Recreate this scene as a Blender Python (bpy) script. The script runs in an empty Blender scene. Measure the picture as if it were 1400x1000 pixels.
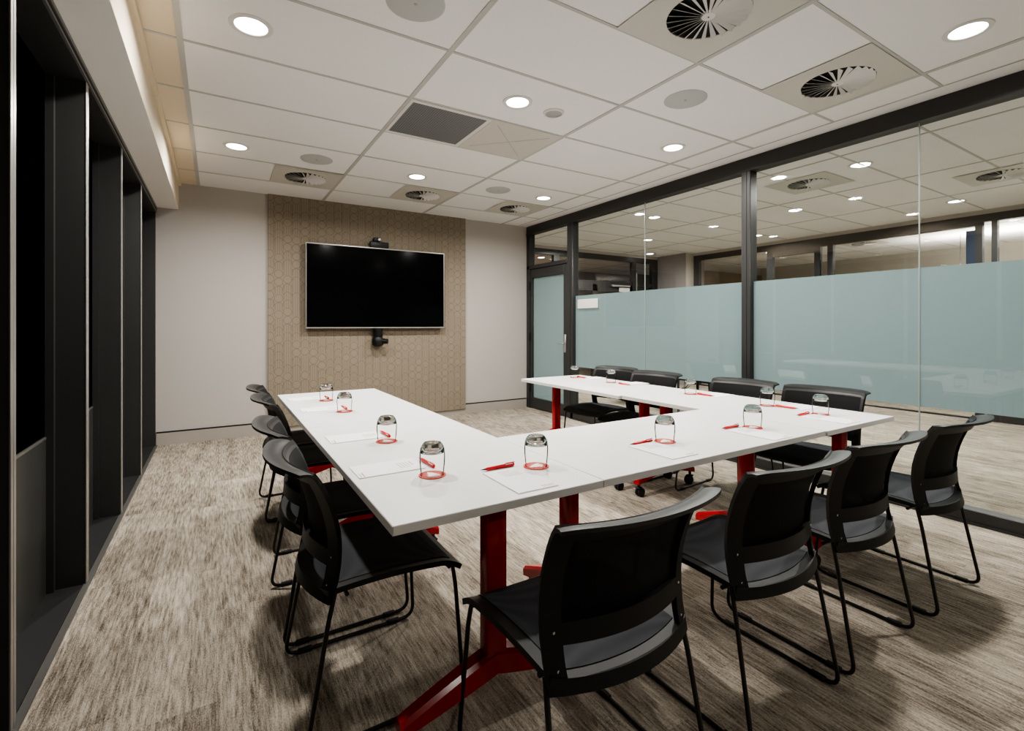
import bpy, bmesh, math, random
from mathutils import Vector, Matrix
random.seed(7)
PI = math.pi
scn = bpy.context.scene
col = scn.collection

# ------------------------------------------------------------------ dimensions
CEIL = 2.69; WY = 6.05; GX = 4.0; LX = -0.52; T = 0.715

# ------------------------------------------------------------------ materials
def newmat(name):
    m = bpy.data.materials.new(name); m.use_nodes = True
    nt = m.node_tree; nt.nodes.clear()
    out = nt.nodes.new('ShaderNodeOutputMaterial')
    return m, nt, out

def N(nt, kind, **kw):
    n = nt.nodes.new(kind)
    for k, v in kw.items():
        setattr(n, k, v)
    return n

def principled(nt, out, color, rough=.5, metal=0, spec=.5):
    b = nt.nodes.new('ShaderNodeBsdfPrincipled')
    b.inputs['Base Color'].default_value = (*color, 1)
    b.inputs['Roughness'].default_value = rough
    b.inputs['Metallic'].default_value = metal
    b.inputs['Specular IOR Level'].default_value = spec
    nt.links.new(b.outputs[0], out.inputs[0])
    return b

def math_n(nt, op, a, b=None, c=None):
    n = nt.nodes.new('ShaderNodeMath'); n.operation = op
    for i, v in enumerate((a, b, c)):
        if v is None: continue
        if isinstance(v, (int, float)): n.inputs[i].default_value = v
        else: nt.links.new(v, n.inputs[i])
    return n.outputs[0]

def plain(name, color, rough=.5, metal=0, spec=.5, noise=0.0, scale=20, bump=0.0):
    """procedural: a faint noise varies tone and (if asked) the surface"""
    m, nt, out = newmat(name)
    b = principled(nt, out, color, rough, metal, spec)
    if noise or bump:
        tc = N(nt, 'ShaderNodeTexCoord')
        nz = N(nt, 'ShaderNodeTexNoise'); nz.inputs['Scale'].default_value = scale
        nz.inputs['Detail'].default_value = 4
        nt.links.new(tc.outputs['Object'], nz.inputs['Vector'])
        if noise:
            mix = N(nt, 'ShaderNodeMix', data_type='RGBA')
            mix.inputs[6].default_value = (*[c*(1-noise) for c in color], 1)
            mix.inputs[7].default_value = (*[min(1, c*(1+noise)) for c in color], 1)
            nt.links.new(nz.outputs['Fac'], mix.inputs[0])
            nt.links.new(mix.outputs[2], b.inputs['Base Color'])
        if bump:
            bp = N(nt, 'ShaderNodeBump'); bp.inputs['Strength'].default_value = bump
            bp.inputs['Distance'].default_value = .01
            nt.links.new(nz.outputs['Fac'], bp.inputs['Height'])
            nt.links.new(bp.outputs[0], b.inputs['Normal'])
    return m

def emit(name, color, strength):
    m, nt, out = newmat(name)
    e = N(nt, 'ShaderNodeEmission'); e.inputs[0].default_value = (*color, 1); e.inputs[1].default_value = strength
    nt.links.new(e.outputs[0], out.inputs[0])
    return m

def glass_pane(name, tint=(.86, .89, .87), refl=1.6, tilt=0.0):
    m, nt, out = newmat(name)
    tr = N(nt, 'ShaderNodeBsdfTransparent'); tr.inputs[0].default_value = (*tint, 1)
    gl = N(nt, 'ShaderNodeBsdfGlossy'); gl.inputs['Roughness'].default_value = .0
    gl.inputs[0].default_value = (1, 1, 1, 1)
    fr = N(nt, 'ShaderNodeFresnel'); fr.inputs[0].default_value = 1.5
    f = math_n(nt, 'MINIMUM', math_n(nt, 'MULTIPLY', fr.outputs[0], refl), .05)
    mx = N(nt, 'ShaderNodeMixShader')
    nt.links.new(f, mx.inputs[0]); nt.links.new(tr.outputs[0], mx.inputs[1]); nt.links.new(gl.outputs[0], mx.inputs[2])
    nt.links.new(mx.outputs[0], out.inputs[0])
    return m

def frosted(name, color):
    m, nt, out = newmat(name)
    d = N(nt, 'ShaderNodeBsdfDiffuse'); d.inputs[0].default_value = (*color, 1)
    t = N(nt, 'ShaderNodeBsdfTranslucent'); t.inputs[0].default_value = (*color, 1)
    tc = N(nt, 'ShaderNodeTexCoord'); nz = N(nt, 'ShaderNodeTexNoise'); nz.inputs['Scale'].default_value = 90
    nt.links.new(tc.outputs['Object'], nz.inputs['Vector'])
    f = math_n(nt, 'MULTIPLY_ADD', nz.outputs['Fac'], .04, .47)
    mx = N(nt, 'ShaderNodeMixShader')
    nt.links.new(f, mx.inputs[0])
    nt.links.new(d.outputs[0], mx.inputs[1]); nt.links.new(t.outputs[0], mx.inputs[2])
    nt.links.new(mx.outputs[0], out.inputs[0])
    return m

def mesh_cloth(name, color, see=.12):
    m, nt, out = newmat(name)
    b = nt.nodes.new('ShaderNodeBsdfPrincipled')
    b.inputs['Roughness'].default_value = .75
    b.inputs['Specular IOR Level'].default_value = .25
    tc = N(nt, 'ShaderNodeTexCoord')
    w = N(nt, 'ShaderNodeTexWave', wave_type='BANDS', bands_direction='Z'); w.inputs['Scale'].default_value = 90
    nt.links.new(tc.outputs['Object'], w.inputs['Vector'])
    mix = N(nt, 'ShaderNodeMix', data_type='RGBA')
    mix.inputs[6].default_value = (*[c*.8 for c in color], 1); mix.inputs[7].default_value = (*[c*1.25 for c in color], 1)
    nt.links.new(w.outputs['Fac'], mix.inputs[0]); nt.links.new(mix.outputs[2], b.inputs['Base Color'])
    tr = N(nt, 'ShaderNodeBsdfTransparent')
    mx = N(nt, 'ShaderNodeMixShader'); mx.inputs[0].default_value = see
    nt.links.new(b.outputs[0], mx.inputs[1]); nt.links.new(tr.outputs[0], mx.inputs[2])
    nt.links.new(mx.outputs[0], out.inputs[0])
    return m

def carpet():
    m, nt, out = newmat('striped_carpet')
    b = principled(nt, out, (.3, .27, .23), .95, 0, .1)
    tc = N(nt, 'ShaderNodeTexCoord')
    sep = N(nt, 'ShaderNodeSeparateXYZ'); nt.links.new(tc.outputs['Object'], sep.inputs[0])
    x, y = sep.outputs[0], sep.outputs[1]
    # planks 0.25 x 1.0 laid along the room, each with its own shift
    pc = math_n(nt, 'FLOOR', math_n(nt, 'DIVIDE', x, .25))
    wn = N(nt, 'ShaderNodeTexWhiteNoise', noise_dimensions='1D'); nt.links.new(pc, wn.inputs['W'])
    py = math_n(nt, 'FLOOR', math_n(nt, 'ADD', y, wn.outputs['Value']))
    wn2 = N(nt, 'ShaderNodeTexWhiteNoise', noise_dimensions='2D')
    cmb = N(nt, 'ShaderNodeCombineXYZ'); nt.links.new(pc, cmb.inputs[0]); nt.links.new(py, cmb.inputs[1])
    nt.links.new(cmb.outputs[0], wn2.inputs['Vector'])
    yoff = math_n(nt, 'MULTIPLY_ADD', wn2.outputs['Value'], 37.0, y)
    def streak(sx, sy, detail, rough):
        c = N(nt, 'ShaderNodeCombineXYZ')
        nt.links.new(math_n(nt, 'MULTIPLY', x, sx), c.inputs[0]); nt.links.new(math_n(nt, 'MULTIPLY', yoff, sy), c.inputs[1])
        n = N(nt, 'ShaderNodeTexNoise'); n.inputs['Scale'].default_value = 1; n.inputs['Detail'].default_value = detail
        n.inputs['Roughness'].default_value = rough
        nt.links.new(c.outputs[0], n.inputs['Vector']); return n.outputs['Fac']
    s1 = streak(95, 7.5, 6, .70)      # fine long threads
    s2 = streak(12, 2.4, 3, .6)       # broad worn bands
    s3 = streak(270, 120, 2, .7)       # pile grain
    v = math_n(nt, 'ADD', math_n(nt, 'MULTIPLY', s1, .72), math_n(nt, 'ADD', math_n(nt, 'MULTIPLY', s2, .28), math_n(nt, 'MULTIPLY', s3, .40)))
    v = math_n(nt, 'ADD', v, math_n(nt, 'MULTIPLY', math_n(nt, 'SUBTRACT', wn2.outputs['Value'], .5), .05))
    cr = N(nt, 'ShaderNodeValToRGB'); e = cr.color_ramp.elements
    e[0].position = .52; e[0].color = (.07, .057, .045, 1)
    e[1].position = .88; e[1].color = (.60, .54, .46, 1)
    k = e.new(.63); k.color = (.21, .18, .145, 1)
    k = e.new(.73); k.color = (.38, .335, .275, 1)
    nt.links.new(v, cr.inputs[0]); nt.links.new(cr.outputs[0], b.inputs['Base Color'])
    bp = N(nt, 'ShaderNodeBump'); bp.inputs['Strength'].default_value = .5; bp.inputs['Distance'].default_value = .004
    nt.links.new(s3, bp.inputs['Height']); nt.links.new(bp.outputs[0], b.inputs['Normal'])
    return m

def wallpaper(name='patterned_wall_panel'):
    m, nt, out = newmat(name)
    b = principled(nt, out, (.25, .21, .16), .85, 0, .2)
    tc = N(nt, 'ShaderNodeTexCoord'); sep = N(nt, 'ShaderNodeSeparateXYZ'); nt.links.new(tc.outputs['Object'], sep.inputs[0])
    S = .092
    x = math_n(nt, 'DIVIDE', sep.outputs[0], S)
    cx = math_n(nt, 'FLOOR', x); u = math_n(nt, 'SUBTRACT', math_n(nt, 'SUBTRACT', x, cx), .5)
    w1 = N(nt, 'ShaderNodeTexWhiteNoise', noise_dimensions='1D'); nt.links.new(cx, w1.inputs['W'])
    z = math_n(nt, 'ADD', math_n(nt, 'DIVIDE', sep.outputs[2], S), w1.outputs['Value'])
    cz = math_n(nt, 'FLOOR', z); v = math_n(nt, 'SUBTRACT', math_n(nt, 'SUBTRACT', z, cz), .5)
    cb = N(nt, 'ShaderNodeCombineXYZ'); nt.links.new(cx, cb.inputs[0]); nt.links.new(cz, cb.inputs[1])
    w2 = N(nt, 'ShaderNodeTexWhiteNoise', noise_dimensions='2D'); nt.links.new(cb.outputs[0], w2.inputs['Vector'])
    h = w2.outputs['Value']
    def line(d, w): return math_n(nt, 'LESS_THAN', math_n(nt, 'ABSOLUTE', d), w)
    r = math_n(nt, 'SQRT', math_n(nt, 'ADD', math_n(nt, 'MULTIPLY', u, u), math_n(nt, 'MULTIPLY', v, v)))
    ring = line(math_n(nt, 'SUBTRACT', r, .47), .035)
    top = math_n(nt, 'GREATER_THAN', v, 0)
    arch = math_n(nt, 'MULTIPLY', ring, top)
    bars = line(math_n(nt, 'SUBTRACT', math_n(nt, 'FRACT', math_n(nt, 'MULTIPLY', math_n(nt, 'ADD', u, .5), 4)), .5), .09)
    inside = math_n(nt, 'LESS_THAN', r, .47)
    low = math_n(nt, 'SUBTRACT', 1, top)
    archbars = math_n(nt, 'MAXIMUM', arch, math_n(nt, 'MULTIPLY', bars, math_n(nt, 'MAXIMUM', low, inside)))
    border = math_n(nt, 'GREATER_THAN', math_n(nt, 'ABSOLUTE', u), .465)
    is_ring = math_n(nt, 'LESS_THAN', h, .42)
    is_arch = math_n(nt, 'MULTIPLY', math_n(nt, 'GREATER_THAN', h, .42), math_n(nt, 'LESS_THAN', h, .78))
    is_bar = math_n(nt, 'GREATER_THAN', h, .78)
    p = math_n(nt, 'MAXIMUM', math_n(nt, 'MULTIPLY', ring, is_ring), math_n(nt, 'MULTIPLY', archbars, is_arch))
    p = math_n(nt, 'MAXIMUM', p, math_n(nt, 'MULTIPLY', bars, is_bar))
    p = math_n(nt, 'MAXIMUM', p, math_n(nt, 'MULTIPLY', border, math_n(nt, 'SUBTRACT', 1, is_ring)))
    nz = N(nt, 'ShaderNodeTexNoise'); nz.inputs['Scale'].default_value = 260; nt.links.new(tc.outputs['Object'], nz.inputs['Vector'])
    mix = N(nt, 'ShaderNodeMix', data_type='RGBA')
    mix.inputs[6].default_value = (.262, .222, .170, 1); mix.inputs[7].default_value = (.165, .132, .098, 1)
    nt.links.new(math_n(nt, 'MULTIPLY', p, .75), mix.inputs[0])
    mul = N(nt, 'ShaderNodeMix', data_type='RGBA', blend_type='MULTIPLY'); mul.inputs[0].default_value = 1
    g = math_n(nt, 'MULTIPLY_ADD', nz.outputs['Fac'], .5, .75)
    cg = N(nt, 'ShaderNodeCombineXYZ')
    for i in range(3): nt.links.new(g, cg.inputs[i])
    nt.links.new(mix.outputs[2], mul.inputs[6]); nt.links.new(cg.outputs[0], mul.inputs[7])
    nt.links.new(mul.outputs[2], b.inputs['Base Color'])
    return m

def louver():
    m, nt, out = newmat('grille_louvers')
    b = principled(nt, out, (.1, .1, .11), .5)
    tc = N(nt, 'ShaderNodeTexCoord'); sep = N(nt, 'ShaderNodeSeparateXYZ'); nt.links.new(tc.outputs['Object'], sep.inputs[0])
    fx = math_n(nt, 'FRACT', math_n(nt, 'MULTIPLY', sep.outputs[0], 62))
    fy = math_n(nt, 'FRACT', math_n(nt, 'MULTIPLY', sep.outputs[1], 62))
    p = math_n(nt, 'MAXIMUM', math_n(nt, 'LESS_THAN', fx, .4), math_n(nt, 'LESS_THAN', fy, .4))
    mix = N(nt, 'ShaderNodeMix', data_type='RGBA')
    mix.inputs[6].default_value = (.07, .075, .085, 1); mix.inputs[7].default_value = (.20, .205, .215, 1)
    nt.links.new(p, mix.inputs[0]); nt.links.new(mix.outputs[2], b.inputs['Base Color'])
    return m

def tumbler_mat():
    m, nt, out = newmat('thin_clear_glass')
    tr = N(nt, 'ShaderNodeBsdfTransparent')
    gl = N(nt, 'ShaderNodeBsdfGlossy'); gl.inputs['Roughness'].default_value = .02
    lw = N(nt, 'ShaderNodeLayerWeight'); lw.inputs[0].default_value = .22
    cr = N(nt, 'ShaderNodeValToRGB'); e = cr.color_ramp.elements
    e[0].position = .75; e[0].color = (.995, .995, .995, 1); e[1].position = 1; e[1].color = (.965, .97, .97, 1)
    nt.links.new(lw.outputs['Facing'], cr.inputs[0]); nt.links.new(cr.outputs[0], tr.inputs[0])
    fr = N(nt, 'ShaderNodeFresnel'); fr.inputs[0].default_value = 1.10
    mx = N(nt, 'ShaderNodeMixShader')
    nt.links.new(fr.outputs[0], mx.inputs[0]); nt.links.new(tr.outputs[0], mx.inputs[1]); nt.links.new(gl.outputs[0], mx.inputs[2])
    nt.links.new(mx.outputs[0], out.inputs[0])
    return m

def glass_solid():
    m, nt, out = newmat('thick_glass_base')
    g = N(nt, 'ShaderNodeBsdfGlass'); g.inputs['IOR'].default_value = 1.5; g.inputs['Roughness'].default_value = 0
    g.inputs[0].default_value = (.93, .94, .93, 1)
    nt.links.new(g.outputs[0], out.inputs[0])
    return m

M = dict(
    carpet=carpet(),
    wall=plain('painted_wall', (.47, .44, .41), .8, noise=.02, scale=3, bump=.02),
    tile=plain('ceiling_tile', (.88, .87, .86), .9, noise=.02, scale=60, bump=.05),
    tile_warm_lit=plain('ceiling_tile_warm_light', (.72, .62, .48), .9, noise=.02, scale=60),  # warm light near the windows tinted into the tile colour
    bulkhead=plain('bulkhead_paint', (.93, .90, .86), .8, noise=.02, scale=3),
    grid=plain('ceiling_grid_metal', (.50, .495, .47), .5),
    panel=wallpaper(),
    base=plain('grey_baseboard', (.36, .33, .29), .6, noise=.03),
    black_gap=plain('black_shadow_gap', (.01, .01, .01), .9),
    frame=plain('charcoal_aluminium', (.030, .030, .030), .42, 0, .5, noise=.05, scale=30),
    winframe=plain('black_window_frame', (.030, .030, .029), .5, 0, .5, noise=.05, scale=10),
    winpane=plain('black_window_glass', (.07, .071, .07), .14, 0, .5),
    winlow=plain('black_lower_panel', (.05, .05, .048), .3, 0, .5, noise=.1, scale=5),
    sill=plain('dark_sill', (.03, .03, .03), .35, 0, .5, noise=.1, scale=8),
    alu=plain('brushed_aluminium', (.48, .47, .45), .35, .85, .5),
    pane=glass_pane('clear_glass', refl=1.0),
    pane_far=glass_pane('clear_glass_far', (.90, .90, .88), 1.0),
    film=frosted('teal_frosted_film', (.29, .385, .41)),
    edge=plain('glass_edge', (.35, .40, .38), .2),
    white_top=plain('white_laminate', (.82, .81, .79), .38, 0, .4, noise=.01, scale=4),
    top_edge=plain('white_edge_band', (.74, .725, .70), .5),
    red=plain('red_powder_coat', (.42, .004, .012), .18, 0, .5, noise=.03),
    darkred=plain('dark_red_bracket', (.10, .006, .008), .4),
    black=plain('black_plastic', (.0065, .0065, .0065), .45, 0, .35, noise=.05, scale=40),
    rail=plain('satin_black_plastic', (.022, .022, .022), .38, 0, .5, noise=.04, scale=40),
    tube=plain('black_steel_tube', (.010, .010, .010), .35, 0, .5),
    seat_cloth=mesh_cloth('grey_seat_mesh', (.033, .035, .041), .0),
    back_cloth=mesh_cloth('black_back_mesh', (.0035, .0035, .004), .004),
    rubber=plain('black_rubber', (.012, .012, .012), .7),
    chrome=plain('chrome_screw', (.6, .6, .6), .25, 1),
    paper=plain('white_paper', (.93, .93, .93), .7, noise=.005),
    ink=plain('grey_ink', (.42, .36, .36), .8),
    inkred=plain('red_ink', (.62, .10, .09), .8),
    pen=plain('red_pen_plastic', (.62, .010, .020), .25),
    pentip=plain('dark_pen_tip', (.10, .02, .02), .4),
    coaster=plain('orange_red_coaster', (.62, .030, .006), .5),
    emblem=plain('white_emblem', (.88, .85, .82), .5),
    emblem_or=plain('pale_orange_emblem', (.85, .42, .22), .5),
    tumbler=tumbler_mat(), gbase=glass_solid(),
    screen=plain('black_screen', (.0012, .0012, .0014), .12, 0, .12),
    silver=plain('silver_bezel', (.50, .48, .45), .35, .8),
    led=emit('downlight_led', (1.0, .95, .88), 14),
    led_far=emit('downlight_led_far', (1.0, .95, .88), 10),
    cove=emit('added_uplight_glow', (1.0, .95, .88), 6),  # glowing strip of the added far-room uplight
    whitemetal=plain('white_metal', (.72, .71, .69), .45),
    speaker=plain('grey_speaker_mesh', (.50, .51, .50), .7, noise=.04, scale=300),
    sensor=plain('grey_sensor', (.40, .40, .40), .5),
    diffplate=plain('beige_diffuser_plate', (.60, .575, .52), .5),
    void=plain('dark_duct', (.008, .008, .008), .8),
    louver=louver(),
    mauve=plain('mauve_wall', (.30, .275, .275), .8, noise=.02),
    beige=plain('beige_wall', (.50, .46, .40), .8, noise=.02),
    orange=plain('orange_timber_wall', (.52, .24, .08), .6, noise=.15, scale=6),
    brown=plain('brown_panel', (.23, .18, .13), .8, noise=.06, scale=30),
    navy=plain('navy_film', (.02, .035, .07), .4),
    leaf=plain('green_leaf', (.06, .15, .03), .5, noise=.3, scale=15),
    pot=plain('white_ceramic_pot', (.6, .6, .58), .4),
    sign=plain('white_sign_back', (.74, .71, .67), .5, noise=.01),
)

# ------------------------------------------------------------------ mesh builder
class MB:
    def __init__(s): s.bm = bmesh.new()
    def box(s, x0, x1, y0, y1, z0, z1, bev=0, mat=None, seg=1):
        bm = bmesh.new(); bmesh.ops.create_cube(bm, size=1)
        for v in bm.verts:
            v.co = Vector(((x0+x1)/2+v.co.x*(x1-x0), (y0+y1)/2+v.co.y*(y1-y0), (z0+z1)/2+v.co.z*(z1-z0)))
        if bev: bmesh.ops.bevel(bm, geom=bm.edges[:], offset=bev, segments=seg, affect='EDGES', profile=.5)
        s.add(bm, mat); return s
    def add(s, bm, mat=None):
        if mat is not None: bmesh.ops.transform(bm, matrix=mat, verts=bm.verts[:])
        me = bpy.data.meshes.new('t'); bm.to_mesh(me); bm.free(); s.bm.from_mesh(me); bpy.data.meshes.remove(me)
    def lathe(s, prof, seg=24, mat=None, close=False):
        bm = bmesh.new(); rings = []
        for r, z in prof:
            if r < 1e-6: rings.append([bm.verts.new((0, 0, z))])
            else: rings.append([bm.verts.new((r*math.cos(2*PI*i/seg), r*math.sin(2*PI*i/seg), z)) for i in range(seg)])
        pairs = list(zip(rings, rings[1:])) + ([(rings[-1], rings[0])] if close else [])
        for a, b in pairs:
            for i in range(seg):
                j = (i+1) % seg
                if len(a) == 1 and len(b) == 1: continue
                if len(a) == 1: f = [a[0], b[i], b[j]]
                elif len(b) == 1: f = [a[i], a[j], b[0]]
                else: f = [a[i], a[j], b[j], b[i]]
                try: bm.faces.new(f)
                except ValueError: pass
        bmesh.ops.recalc_face_normals(bm, faces=bm.faces[:])
        s.add(bm, mat); return s
    def cyl(s, p0, p1, r, seg=12, r2=None):
        p0, p1 = Vector(p0), Vector(p1); d = p1-p0; L = d.length
        q = d.to_track_quat('Z', 'Y').to_matrix().to_4x4(); q.translation = p0
        r2 = r if r2 is None else r2
        return s.lathe([(0, 0), (r, 0), (r2, L), (0, L)], seg, q)
    def tube(s, pts, r, seg=10, caps=True):
        pts = [Vector(p) for p in pts]; bm = bmesh.new(); rings = []
        up = Vector((1, 0, 0)); t0 = (pts[1]-pts[0]).normalized()
        if abs(t0.dot(up)) > .9: up = Vector((0, 1, 0))
        n = (up - t0*up.dot(t0)).normalized()
        for i, p in enumerate(pts):
            a = pts[max(i-1, 0)]; b = pts[min(i+1, len(pts)-1)]
            t = (b-a).normalized(); n = (n - t*n.dot(t)).normalized(); bn = t.cross(n)
            rings.append([bm.verts.new(p + n*r*math.cos(2*PI*k/seg) + bn*r*math.sin(2*PI*k/seg)) for k in range(seg)])
        for a, b in zip(rings, rings[1:]):
            for k in range(seg): bm.faces.new([a[k], a[(k+1) % seg], b[(k+1) % seg], b[k]])
        if caps: bm.faces.new(rings[0][::-1]); bm.faces.new(rings[-1])
        bmesh.ops.recalc_face_normals(bm, faces=bm.faces[:])
        s.add(bm); return s
    def prism(s, poly, z0, z1, mat=None):
        bm = bmesh.new()
        a = [bm.verts.new((x, y, z0)) for x, y in poly]; b = [bm.verts.new((x, y, z1)) for x, y in poly]
        bm.faces.new(a[::-1]); bm.faces.new(b); n = len(poly)
        for i in range(n): bm.faces.new([a[i], a[(i+1) % n], b[(i+1) % n], b[i]])
        bmesh.ops.recalc_face_normals(bm, faces=bm.faces[:])
        s.add(bm, mat); return s
    def sheet(s, f, us, vs, thick, skip=None, mat=None):
        """surface f(u,v) over a grid, solidified; skip(u,v) leaves holes"""
        bm = bmesh.new(); g = [[bm.verts.new(f(u, v)) for v in vs] for u in us]
        for i in range(len(us)-1):
            for j in range(len(vs)-1):
                if skip and skip((us[i]+us[i+1])/2, (vs[j]+vs[j+1])/2): continue
                bm.faces.new([g[i][j], g[i+1][j], g[i+1][j+1], g[i][j+1]])
        bmesh.ops.delete(bm, geom=[v for v in bm.verts if not v.link_faces], context='VERTS')
        bmesh.ops.recalc_face_normals(bm, faces=bm.faces[:])
        if thick: bmesh.ops.solidify(bm, geom=bm.faces[:], thickness=thick)
        bmesh.ops.recalc_face_normals(bm, faces=bm.faces[:])
        s.add(bm, mat); return s
    def plane(s, pts):
        s.bm.faces.new([s.bm.verts.new(p) for p in pts]); return s
    def build(s, name, mat, parent=None, smooth=True, loc=None, rot=None):
        me = bpy.data.meshes.new(name); s.bm.to_mesh(me); s.bm.free()
        me.materials.append(mat)
        if smooth:
            for p in me.polygons: p.use_smooth = True
            try: me.set_sharp_from_angle(angle=math.radians(38))
            except Exception: pass
        o = bpy.data.objects.new(name, me); col.objects.link(o)
        if parent: o.parent = parent
        if loc: o.location = loc
        if rot: o.rotation_euler = rot
        return o

def tag(o, label=None, cat=None, group=None, kind=None):
    if label: o['label'] = label
    if cat: o['category'] = cat
    if group: o['group'] = group
    if kind: o['kind'] = kind
    return o
def empty(name, loc=(0, 0, 0), rz=0):
    o = bpy.data.objects.new(name, None); col.objects.link(o); o.empty_display_size = .1
    o.location = loc; o.rotation_euler = (0, 0, rz); return o
def kids(o): return [c for c in bpy.data.objects if c.parent == o]
def copy_tree(o, parent=None):
    c = o.copy(); col.objects.link(c)
    if parent: c.parent = parent
    for ch in kids(o): copy_tree(ch, c)
    return c
def struct(o): o['kind'] = 'structure'; return o

def lin(a, b, n): return [a+(b-a)*i/n for i in range(n+1)]
def arc_path(pts, rad, n=6):
    """polyline with rounded corners"""
    P = [Vector(p) for p in pts]; out = [P[0]]
    for i in range(1, len(P)-1):
        a = (P[i-1]-P[i]).normalized(); b = (P[i+1]-P[i]).normalized()
        r = min(rad, (P[i-1]-P[i]).length*.45, (P[i+1]-P[i]).length*.45)
        p0 = P[i]+a*r; p2 = P[i]+b*r
        for k in range(n+1):
            t = k/n; out.append(p0*(1-t)**2 + P[i]*2*t*(1-t) + p2*t*t)
    out.append(P[-1]); return out

# ================================================================== SETTING
struct(MB().box(-.70, 14, -2.4, 11, -.05, 0).build('floor', M['carpet'], smooth=False))

# ceiling over the room; grid as a child
ceil = struct(MB().box(-.16, GX, -2.4, WY+.1, CEIL, CEIL+.1).build('ceiling', M['tile'], smooth=False))
ceil2 = struct(MB().box(-.35, -.16, -2.4, WY+.1, CEIL, CEIL+.1).build('ceiling_edge', M['tile_warm_lit'], smooth=False))
XG = [-.16, 1.07, 2.305, 3.52]; YG = [2.38+.6215*k for k in range(-7, -2)] + [1.157, 1.768] + [2.38+.6215*k for k in range(0, 6)]
g = MB()
for x in XG: g.box(x-.014, x+.014, -2.4, WY, CEIL-.004, CEIL+.01)
for y in YG: g.box(-.31, 3.80, y-.009, y+.009, CEIL-.0032, CEIL+.01)
g.build('ceiling_grid', M['grid'], ceil, smooth=False)
g = MB(); g.box(3.80, GX-.05, -2.4, WY, CEIL-.004, CEIL+.01)
g.build('ceiling_margin', M['tile'], ceil, smooth=False)
MB().box(3.797, 3.803, -2.4, WY, CEIL-.006, CEIL+.01).build('ceiling_trim', M['grid'], ceil, smooth=False)

# bulkhead over the windows
b = MB().box(-.66, -.335, -2.4, WY, 2.415, CEIL+.1).build('bulkhead_left', M['bulkhead'], smooth=False); struct(b); b.name = 'trim_1'
c = MB().box(-.337, -.31, -2.4, WY, CEIL-.03, CEIL+.01).box(-.338, -.334, -2.4, WY, 2.416, CEIL).build('trim_2', M['tile_warm_lit'], smooth=False); struct(c)  # thin sheet puts the same warm light tint on the bulkhead face

# walls
struct(MB().box(-.66, GX, WY, WY+.12, 0, CEIL).build('wall_back', M['wall'], smooth=False))
bb = struct(MB().box(-.52, .53, WY-.012, WY, 0, .125).box(2.93, GX-.06, WY-.012, WY, 0, .125).box(.53, 2.93, WY-.012, WY, 0, .07).build('baseboard_back', M['base'], smooth=False))
MB().box(-.52, .49, WY-.013, WY, .125, .138).box(2.92, GX-.06, WY-.013, WY, .125, .138).build('shadow_gap', M['black_gap'], bb, smooth=False)
pn = MB().box(.49, 2.93, WY-.03, WY, .07, CEIL).build('wall_panel', M['panel'], smooth=False)
tag(pn, 'brown wall panel with line pattern of circles and arches, behind the television', 'wall panel')

struct(MB().box(-.72, 13, -2.52, -2.4, 0, CEIL+.1).build('wall_front', M['wall'], smooth=False))
# ------------------------------------------------------------------ left windows
fins = [.12, 1.06, 2.02, 3.0, 3.975, 4.93]
ends = fins + [WY]
for i in range(len(fins)):
    y0, y1 = fins[i], ends[i+1]
    w = struct(empty('window_%d' % (i+1), (-.66, (y0+y1)/2, 0)))
    def L(y): return y-(y0+y1)/2
    MB().box(-.01, .0, L(y0), L(y1), .72, 2.36).build('pane', M['winpane'], w, smooth=False)
    MB().box(-.01, .004, L(y0), L(y1), .0, .705).build('lower_panel', M['winlow'], w, smooth=False)
    MB().box(-.01, .005, L(y0), L(y1), .706, .715).build('transom', M['alu'], w, smooth=False)
    MB().box(-.01, .138, L(y0), L(y1), 2.36, 2.40).build('window_head', M['winframe'], w, smooth=False)
    MB().box(-.01, .125, L(y0), L(y1), .0, .006).build('window_sill', M['sill'], w, smooth=False)
    f = MB().box(0, .135, L(y0)-.02, L(y0)+.02, .006, 2.362).build('fin', M['winframe'], w, smooth=False)
    MB().box(.135, .14, L(y0)-.022, L(y0)-.002, .006, 2.362, .001).box(.135, .14, L(y0)+.002, L(y0)+.022, .006, 2.362, .001).build('fin_edge', M['alu'], f, smooth=False)
    if i == len(fins)-1: MB().box(0, .135, L(y1)-.03, L(y1)-.001, .006, 2.362).build('jamb', M['winframe'], w, smooth=False)
    MB().box(0.0, .03, L(y1)-.045, L(y1)-.02, .006, 2.36).build('pane_stop', M['winframe'], w, smooth=False)
struct(MB().box(LX-.002, LX+.006, -2.4, WY, 2.364, 2.376).box(LX+.0, LX+.008, -2.4, WY, 2.396, 2.418).build('trim_3', plain('head_track', (.16, .16, .155), .4, .3), smooth=False))
struct(MB().box(LX, LX+.003, -2.4, WY, 2.376, 2.396).build('trim_4', M['black_gap'], smooth=False))
struct(MB().box(LX-.012, LX+.012, -2.4, WY, 0, .008).build('trim_5', plain('carpet_edging', (.09, .087, .08), .4), smooth=False))
struct(MB().box(-.72, -.66, -2.4, WY+.1, 0, 2.7).build('wall_left', M['winframe'], smooth=False))

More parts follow.
